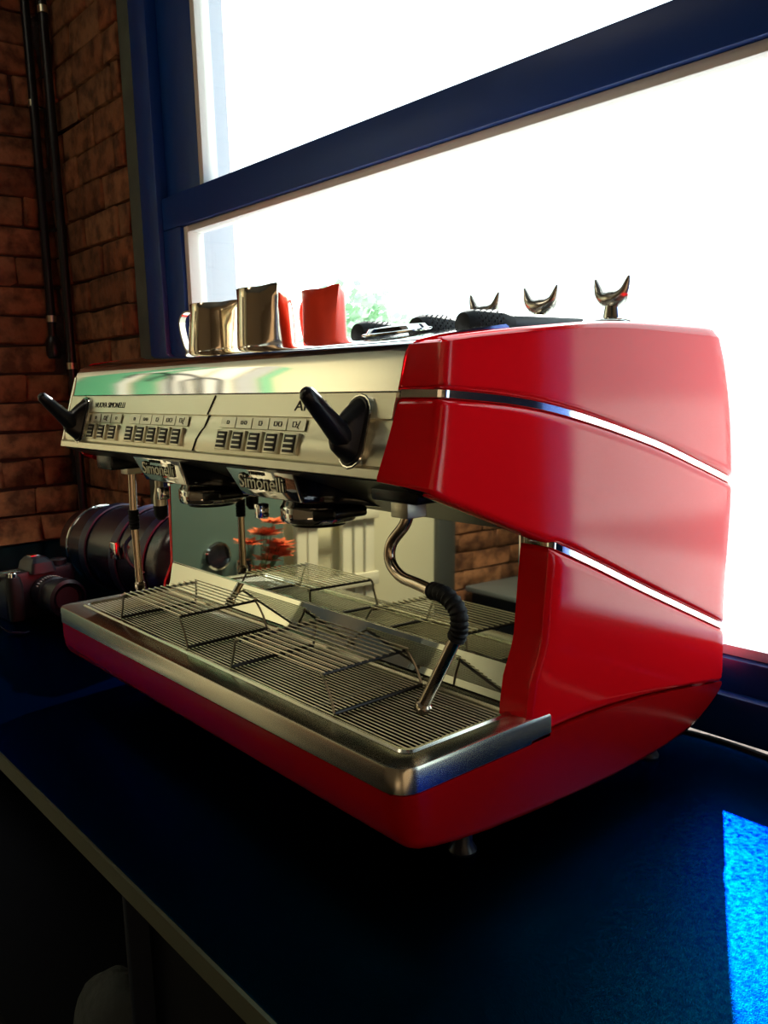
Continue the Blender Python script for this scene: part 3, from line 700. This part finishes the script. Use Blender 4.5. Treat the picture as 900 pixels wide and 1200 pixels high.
# ------------------------------------------------------------ things in the room, seen in the splash mirror
ld = thing('wooden_ladder', 'whitewashed slatted wooden rack leaning on the left wall', 'rack', (XL+.02, -1.12, ZF))
for yy in (-.17, -.115, -.06, .10, .15): MB().box(.03, .055, yy-.022, yy+.022, 0, 1.25).build('upright', WOOD, ld, bevel=.003)
for zz in (.3, .62, .88, 1.12): MB().box(.056, .075, -.2, .19, zz, zz+.05).build('rung', WOOD, ld, bevel=.003)
tb = thing('side_table', 'low pale side table by the left wall under the flowers', 'table', (XL+.17, -.72, ZF+.0005))
MB().box(-.13, .13, -.185, .17, .56, .58).build('tabletop', WOOD, tb, bevel=.004)
for a_ in (-.1, .1):
    for b_ in (-.165, .14): MB().box(a_-.015, a_+.015, b_-.015, b_+.015, 0, .559).build('leg', WOOD, tb)
fl = thing('flower_vase', 'vase of orange flowers on the low side table', 'vase', (XL+.15, -.745, ZF+.581))
MB().lathe([(.03, 0), (.04, .02), (.045, .05), (.03, .09), (.034, .10)], n=20).build('vase', WHITEP, fl)
rl = random.Random(9)
for i in range(14):
    c = Vector((rl.uniform(-.04, .04), rl.uniform(-.06, .06), rl.uniform(.14, .36)))
    MB().tube([(0, 0, .08), c], .002, 5).build('stem', STEM, fl)
    pm = MB()
    for k in range(14):
        a_ = k*2.4; r_ = .02+.0028*k; d = Vector((math.cos(a_), math.sin(a_), .6-.04*k)).normalized(); p_ = c+d*r_*.5; e = d.cross(Vector((0, 0, 1))).normalized()*r_*.5
        pm.add([c, p_+e, c+d*r_*1.4, p_-e], [(0, 1, 2, 3)])
    pm.build('bloom', ORANG, fl, smooth=False)
ck = thing('wall_clock', 'round dark framed clock on the green board', 'clock', (XL+.031, -.64, -.10))
MB().lathe([(.047, 0), (.050, .004), (.050, .016), (.043, .02), (.041, .008)], ax='x', n=36).build('rim', CHROME, ck, ang=40)
MB().lathe([(.041, .002), (.0405, .009), (.001, .009)], ax='x', n=36).build('face', GLOSSB, ck)
pf_ = thing('picture_frame', 'small dark picture in a chrome frame beside the clock', 'picture', (XL+.031, -.745, -.17)); pf_.scale = (1, .7, .72)
for b_ in ((-.045, .045, .055, .065), (-.045, .045, -.065, -.055), (-.045, -.036, -.055, .055), (.036, .045, -.055, .055)):
    MB().box(0, .015, *b_).build('frame_bar', CHROME, pf_, bevel=.002)
MB().box(0, .008, -.036, .036, -.055, .055).build('picture_sheet', GLOSSB, pf_)
cbn = thing('dark_cabinet', 'black cabinet with a grey frame in front of the brick wall', 'cabinet', (XL+.22, -2.16, ZF))
MB().box(-.17, .12, -.28, .28, 0, .50).build('carcass', CABM, cbn, bevel=.005)
MB().box(-.19, .14, -.30, .30, .501, .525).build('top_board', mat('grey_board', (.12, .13, .13), .5), cbn, bevel=.004)
# body of the added fill lamp, invented to light the left wall
cl = thing('added_fill_lamp', 'long warm fill lamp added under the ceiling, out of view', 'lamp', (-1.15, -1.15, 2.14))
MB().box(-.17, .17, -.52, .52, .0, .1).build('housing', OFFW, cl, bevel=.005)
MB().box(-.15, .15, -.5, .5, -.006, -.001).build('diffuser', LAMPM, cl)

# arched screen and added dark panel on the left wall, seen only in the chrome trim and the splash fold
scr = thing('arched_screen', 'white and green arched screen high on the left wall, mirrored in the chrome trim', 'screen', (XL, -.70, .92))
SW = mat('screen_white', (.85, .85, .80), .6); SG = mat('screen_green', (.10, .42, .22), .5)
for y0_, y1_, m_ in ((.32, .20, SG), (.195, .165, SW), (.145, .08, SG), (.065, -.03, SW), (-.05, -.15, SW), (-.17, -.24, OUTC), (-.255, -.30, SG)):
    MB().box(.001, .012, y1_, y0_, -.26, .34).build('panel', m_, scr, bevel=.002)
for c_, r_ in ((.02, .10), (-.09, .10), (.12, .08), (-.20, .07)):
    MB().tube([(.016, c_+r_*math.cos(a_*PI/12), -.05+r_*1.3*math.sin(a_*PI/12)) for a_ in range(13)], .008, 6).build('arch', CABM, scr)
dp = thing('added_dark_panel', 'wide dark panel added on the left wall to darken the splash fold', 'dark panel', (XL, -1.40, .72))
MB().box(.001, .02, -.31, .33, -.42, .26).build('panel_face', mat('dark_panel_tone', (.02, .025, .03), .5, var=((.06, .05, .04), 6, .4, .7)), dp, bevel=.002)  # added only so the mirror fold reflects something dark
